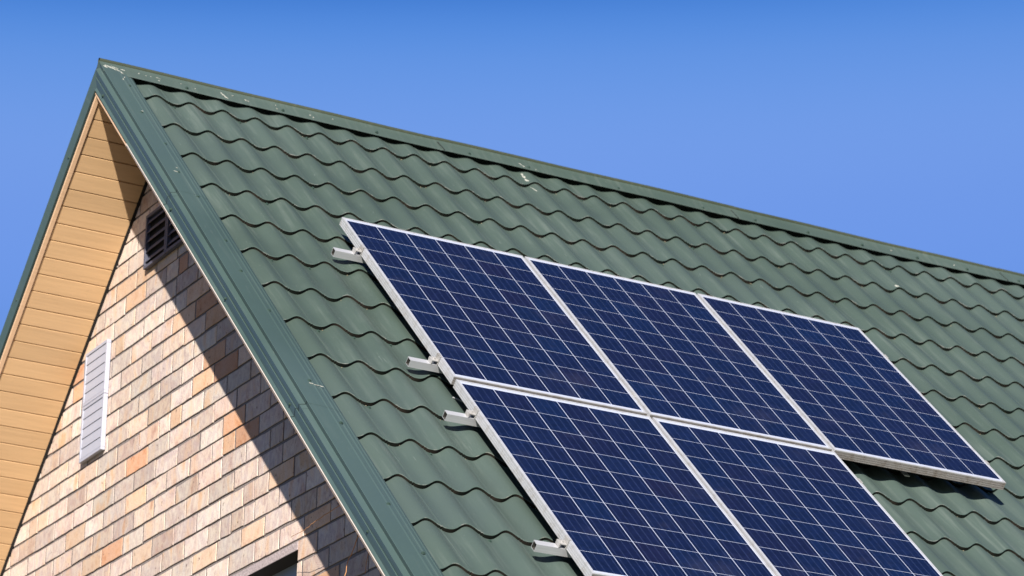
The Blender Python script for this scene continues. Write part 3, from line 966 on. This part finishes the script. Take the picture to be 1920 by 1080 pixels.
va = vent(0.655, 0.948, -1.494, -1.200, 5, False, M_vent)
vb = vent(0.655, 0.948, -1.800, -1.4965, 5, False, M_vent)
vc = vent(-0.045, 0.228, -0.955, -0.660, 5, True, M_vent_shade)
vd = vent(-0.320, -0.048, -0.955, -0.660, 5, True, M_vent_shade)
va['label'] = 'upper pale grey louvre vent'; vb['label'] = 'lower pale grey louvre vent'
vc['label'] = 'left dark open louvre vent under the gable peak'; vd['label'] = 'right dark open louvre vent under the gable peak'

# gutter along the visible eave
gt = MB()
gp = [(0.0, 0.0), (0.0, -0.06), (0.02, -0.09), (0.06, -0.10), (0.10, -0.085), (0.12, -0.05), (0.12, 0.0), (0.115, 0.0), (0.115, -0.05), (0.096, -0.08), (0.06, -0.094), (0.022, -0.084), (0.006, -0.056), (0.006, 0.0)]
e0 = P(0, VE, -0.03)
A_ = [gt.vert((XL, e0[1] + .03 - a, e0[2] + b2)) for a, b2 in gp]; B2 = [gt.vert((XE, e0[1] + .03 - a, e0[2] + b2)) for a, b2 in gp]
for q in range(len(gp)): gt.face([A_[q], A_[(q + 1) % len(gp)], B2[(q + 1) % len(gp)], B2[q]])
gt.face(A_[::-1]); gt.face(B2)
gt.build('gutter', M_gutter, house)

# ------------------------------------------------------------------ solar panels
PO = np.array([1.70423062, -1.20149788, -1.06024667 + HZ])
e1 = np.array([9.99985416e-01, -5.37009913e-03, 5.73897912e-04])
e2 = np.array([-0.00344712, -0.71645556, -0.69762422])
en = np.cross(e2, e1); en /= np.linalg.norm(en)
if en @ N < 0: en = -en
PW, PL, PG, PQ, PH = 0.992, 1.650, 0.0165, 0.0270, 0.040


def Q(a, b2, c):
    return e1 * a + e2 * b2 + en * c      # offsets inside the array frame


def make_panel(label, i, j):
    root = empty('solar_panel', label, 'solar panel', group='blue solar panels mounted on the roof')
    root.location = PO + Q(i * (PW + PG), j * (PL + PQ), 0)
    return root


def frame_mesh():
    mb = MB(); lip = 0.0125; th = 0.0018; W, L = PW, PL
    # top lips
    for (a0, a1, b0, b1) in ((0, W, 0, lip), (0, W, L - lip, L), (0, lip, lip, L - lip), (W - lip, W, lip, L - lip)):
        mb.hexa([Q(a0, b0, -.003), Q(a1, b0, -.003), Q(a1, b1, -.003), Q(a0, b1, -.003), Q(a0, b0, 0), Q(a1, b0, 0), Q(a1, b1, 0), Q(a0, b1, 0)], 0)
    # side walls with shallow ribs
    prof = [(-.003, 0), (-.010, 0), (-.0105, .0009), (-.0125, .0009), (-.013, 0), (-.021, 0), (-.0215, .0009), (-.0235, .0009), (-.024, 0), (-.032, 0), (-.0325, .0009), (-.0345, .0009), (-.035, 0), (-PH, 0)]
    for (z0, d0), (z1, d1) in zip(prof, prof[1:]):
        mb.poly([Q(d0, d0, z0), Q(d0, L - d0, z0), Q(d1, L - d1, z1), Q(d1, d1, z1)], 0)
        mb.poly([Q(W - d0, L - d0, z0), Q(W - d0, d0, z0), Q(W - d1, d1, z1), Q(W - d1, L - d1, z1)], 0)
        gm_ = 2 if (d0 > 0 and d1 > 0) else 1
        mb.poly([Q(W - d0, d0, z0), Q(d0, d0, z0), Q(d1, d1, z1), Q(W - d1, d1, z1)], gm_)
        mb.poly([Q(d0, L - d0, z0), Q(W - d0, L - d0, z0), Q(W - d1, L - d1, z1), Q(d1, L - d1, z1)], gm_)
    # bottom flange
    for (a0, a1, b0, b1) in ((0, W, 0, .03), (0, W, L - .03, L), (0, .03, .03, L - .03), (W - .03, W, .03, L - .03)):
        mb.poly([Q(a0, b0, -PH), Q(a0, b1, -PH), Q(a1, b1, -PH), Q(a1, b0, -PH)], 0)
    return mb


def cells_mesh(seed):
    rr = random.Random(seed)
    mb = MB(); uv = []
    W, L = PW, PL; lip = 0.0125; z = -.0016
    mu, mv = 0.0165, 0.030
    gx, gy = 0.0037, 0.0023
    cw = (W - 2 * mu - 5 * gx) / 6; ch = (L - 2 * mv - 9 * gy) / 10
    def quad(a0, a1, b0, b1, m, col, u=None):
        if a1 - a0 < 1e-5 or b1 - b0 < 1e-5: return
        mb.poly([Q(a0, b0, z), Q(a0, b1, z), Q(a1, b1, z), Q(a1, b0, z)], m, col)
        uv.extend([(0, 0), (0, 1), (1, 1), (1, 0)])
    white = (0.5, 0.5, 0.5)
    a = lip
    quad(lip, mu, lip, L - lip, 0, white)
    x = mu
    for i in range(6):
        jy = rr.uniform(-.0013, .0013)
        y = mv + jy
        quad(x, x + cw, lip, y, 0, white)
        for j in range(10):
            t_ = rr.random() ** 1.2
            col = (t_, rr.random(), rr.random())
            quad(x, x + cw, y, y + ch, 1, col)
            y += ch
            ny = y + gy if j < 9 else L - lip
            quad(x, x + cw, y, ny, 0, white)
            y = ny
        x += cw
        nx = x + gx if i < 5 else W - lip
        quad(x, nx, lip, L - lip, 0, white)
        x = nx
    return mb, uv


FR = None
labels = [('upper row solar panel nearest the gable, with two rail ends beside it', 0, 0),
          ('solar panel in the middle of the upper row, touching two lower panels', 1, 0),
          ('right end solar panel of the upper row, its grimy lower edge exposed', 2, 0),
          ('lower row solar panel nearest the gable, cut off by the bottom edge', 0, 1),
          ('right hand solar panel of the lower row, beside bare green tiles', 1, 1)]
for n, (lb, i, j) in enumerate(labels):
    root = make_panel(lb, i, j)
    if FR is None:
        FR = frame_mesh().build('frame', [M_frame, M_end, M_grime], root)
    else:
        f_ = FR.copy(); COL.objects.link(f_); f_.parent = root
    mb, uv = cells_mesh(100 + n)
    o = mb.build('cell_sheet', [M_back, M_cell], root)
    ul = o.data.uv_layers.new(name='cell')
    ul.data.foreach_set('uv', [c for p in uv for c in p])
    bk = MB()
    bk.hexa([Q(.0125, .0125, -.0085), Q(PW - .0125, .0125, -.0085), Q(PW - .0125, PL - .0125, -.0085), Q(.0125, PL - .0125, -.0085),
             Q(.0125, .0125, -.0035), Q(PW - .0125, .0125, -.0035), Q(PW - .0125, PL - .0125, -.0035), Q(.0125, PL - .0125, -.0035)])
    bk.build('backsheet', M_back, root)
    jb = MB(); jb.box(Q(PW / 2 - .06, .12, -.035), Q(.12, 0, 0), Q(0, .1, 0), Q(0, 0, .0255)); jb.build('junction_box', M_black, root)

# ------------------------------------------------------------------ mounting rails
RT = -PH - 0.0006                 # rail top in array frame
RH, RWd = 0.034, 0.037


def rail(label, vrow, u_end, cols):
    v0 = vrow; 
    root = empty('mounting_rail', label, 'mounting rail', group='aluminium rails carrying the solar panels')
    root.location = PO
    a0, a1 = -0.134, u_end
    w = 0.0028
    mb = MB()
    ou = [(0, 0), (RWd, 0), (RWd, -RH), (0, -RH)]
    inn = [(w, -w), (RWd - w, -w), (RWd - w, -RH + w), (w, -RH + w)]
    for x, rev in ((a0, False), (a1, True)):
        for q in range(4):
            r_ = (q + 1) % 4
            pts = [Q(x, v0 + ou[q][0], RT + ou[q][1]), Q(x, v0 + ou[r_][0], RT + ou[r_][1]), Q(x, v0 + inn[r_][0], RT + inn[r_][1]), Q(x, v0 + inn[q][0], RT + inn[q][1])]
            mb.poly(pts if rev else pts[::-1], 0)
    for q in range(4):
        r_ = (q + 1) % 4
        mb.poly([Q(a0, v0 + ou[q][0], RT + ou[q][1]), Q(a1, v0 + ou[q][0], RT + ou[q][1]), Q(a1, v0 + ou[r_][0], RT + ou[r_][1]), Q(a0, v0 + ou[r_][0], RT + ou[r_][1])], 0)
        mb.poly([Q(a0, v0 + inn[q][0], RT + inn[q][1]), Q(a0, v0 + inn[r_][0], RT + inn[r_][1]), Q(a1, v0 + inn[r_][0], RT + inn[r_][1]), Q(a1, v0 + inn[q][0], RT + inn[q][1])], 1)
    # two shallow grooves on the down-slope face
    mb.build('rail_bar', [M_rail, M_hollow], root)
    vc_ = v0 + RWd / 2

    def end_clamp(x, s):
        c = MB()
        def bx(x0, x1, b0, b1, z0, z1):
            xa, xb = sorted((x + s * x0, x + s * x1))
            c.hexa([Q(xa, b0, z0), Q(xb, b0, z0), Q(xb, b1, z0), Q(xa, b1, z0), Q(xa, b0, z1), Q(xb, b0, z1), Q(xb, b1, z1), Q(xa, b1, z1)])
        b0, b1 = vc_ - .020, vc_ + .020
        bx(0.001, 0.005, b0, b1, RT + .001, 0.003)        # upright against the frame
        bx(-0.007, 0.005, b0, b1, 0.0006, 0.0034)      # lip over the frame
        bx(0.005, 0.036, b0, b1, -.024, -.0195)          # foot plate
        bx(0.032, 0.036, b0, b1, RT + .001, -.024)
        c.build('end_clamp', M_clamp, root, bevel=.001)
        bl = MB()
        cc_ = Q(x + s * 0.019, vc_, -.0195)
        sc2 = screw_mesh(cc_, en, e1, e2, 0.0065, 0.007)
        sc2.build('bolt', M_clamp, root)

    def mid_clamp(x):
        c = MB()
        def bx(x0, x1, b0, b1, z0, z1):
            c.hexa([Q(x0, b0, z0), Q(x1, b0, z0), Q(x1, b1, z0), Q(x0, b1, z0), Q(x0, b0, z1), Q(x1, b0, z1), Q(x1, b1, z1), Q(x0, b1, z1)])
        b0, b1 = vc_ - .022, vc_ + .022
        bx(x + .0012, x + PG - .0012, b0, b1, -.010, -.0065)
        for q in range(4):
            bx(x + .002, x + PG - .002, b0 + .004 + q * .010, b0 + .009 + q * .010, -.0065, -.0035)
        c.build('mid_clamp', M_clamp, root)

    end_clamp(0, -1)
    for k in range(1, cols): mid_clamp(k * (PW + PG) - PG)
    end_clamp(cols * (PW + PG) - PG, 1)
    # roof hooks down to the tile crests
    k = 0
    x = 0.25
    while x < u_end:
        h = MB()
        h.box(Q(x, v0 + RWd + .001, RT - RH + .002), Q(.03, 0, 0), Q(0, .005, 0), Q(0, 0, .03))
        h.box(Q(x, v0 - .01, RT - RH - .006), Q(.03, 0, 0), Q(0, .19, 0), Q(0, 0, .005))
        h.build('roof_hook', M_clamp, root)
        x += 0.74


VR = [0.3105, 1.4325, 1.9335, 3.036]
rail('mounting rail end sticking out at the top, below the upper left panel corner', VR[0], 3 * PW + 2 * PG + 0.03, 3)
rail('mounting rail end sticking out just above the gap between the two panel rows', VR[1], 3 * PW + 2 * PG + 0.03, 3)
rail('mounting rail end sticking out just below the gap between the two panel rows', VR[2], 2 * PW + PG + 0.03, 2)
rail('lowest mounting rail end, near the bottom edge of the photo', VR[3], 2 * PW + PG + 0.03, 2)

# a short cable showing in the dark gap beside the array
cb = MB()
cp = []
for s in np.linspace(0, 1, 9):
    cp.append(P(1.725 + 0.10 * s, 3.262 + 0.004 * math.sin(3 * s), -0.004 - 0.012 * s))
cb.tube(cp, 0.0035, 8)
o = cb.build('panel_cable', M_rail); tag(o, 'thin grey cable crossing the dark gap under the left panel frames', 'cable')


# ------------------------------------------------------------------ dry vine stems by the gable
def twig(pts, r0, label):
    pts = [np.array(p) + np.array([0, 0, HZ]) for p in pts]
    # resample with a slight wobble
    out = []
    for a, b2 in zip(pts, pts[1:]):
        for s in np.linspace(0, 1, 7)[:-1]:
            out.append(a + (b2 - a) * s + np.array([random.uniform(-.002, .002) for _ in range(3)]))
    out.append(pts[-1])
    mb = MB(); n = len(out)
    mb.tube(out, [r0 * (1 - 0.55 * k / (n - 1)) for k in range(n)], 7)
    o = mb.build('dry_stem', M_twig, smooth=True); tag(o, label, 'dry vine')


def wl(px, py, x):
    """wall-side point that sits at this place of the verge corner"""
    r = R.T @ np.array([(px - 960) / 6089.2, (py - 540) / 6089.2, 1.0])
    c0 = C - np.array([0, 0, HZ])
    t_ = (x - c0[0]) / r[0]
    return c0 + r * t_


twig([(1.12, -2.60, -2.905), (1.14, -2.42, -2.902), (1.145, -2.212, -2.907), (1.16, -2.06, -2.913), (1.18, -1.88, -2.900)], 0.0022, 'thin dry vine stem lying nearly level across the shadow line above the attic window')
twig([(1.13, -2.78, -2.99), (1.12, -2.65, -3.10), (1.11, -2.585, -3.19), (1.10, -2.56, -3.30), (1.10, -2.57, -3.42)], 0.0026, 'thin dry vine stem hanging steeply from behind the green verge with a lit orange tip')
twig([(1.20, -2.62, -3.02), (1.20, -2.60, -3.10), (1.20, -2.57, -3.22)], 0.0022, 'short dark dry stem tight beside the green verge near the bottom edge')
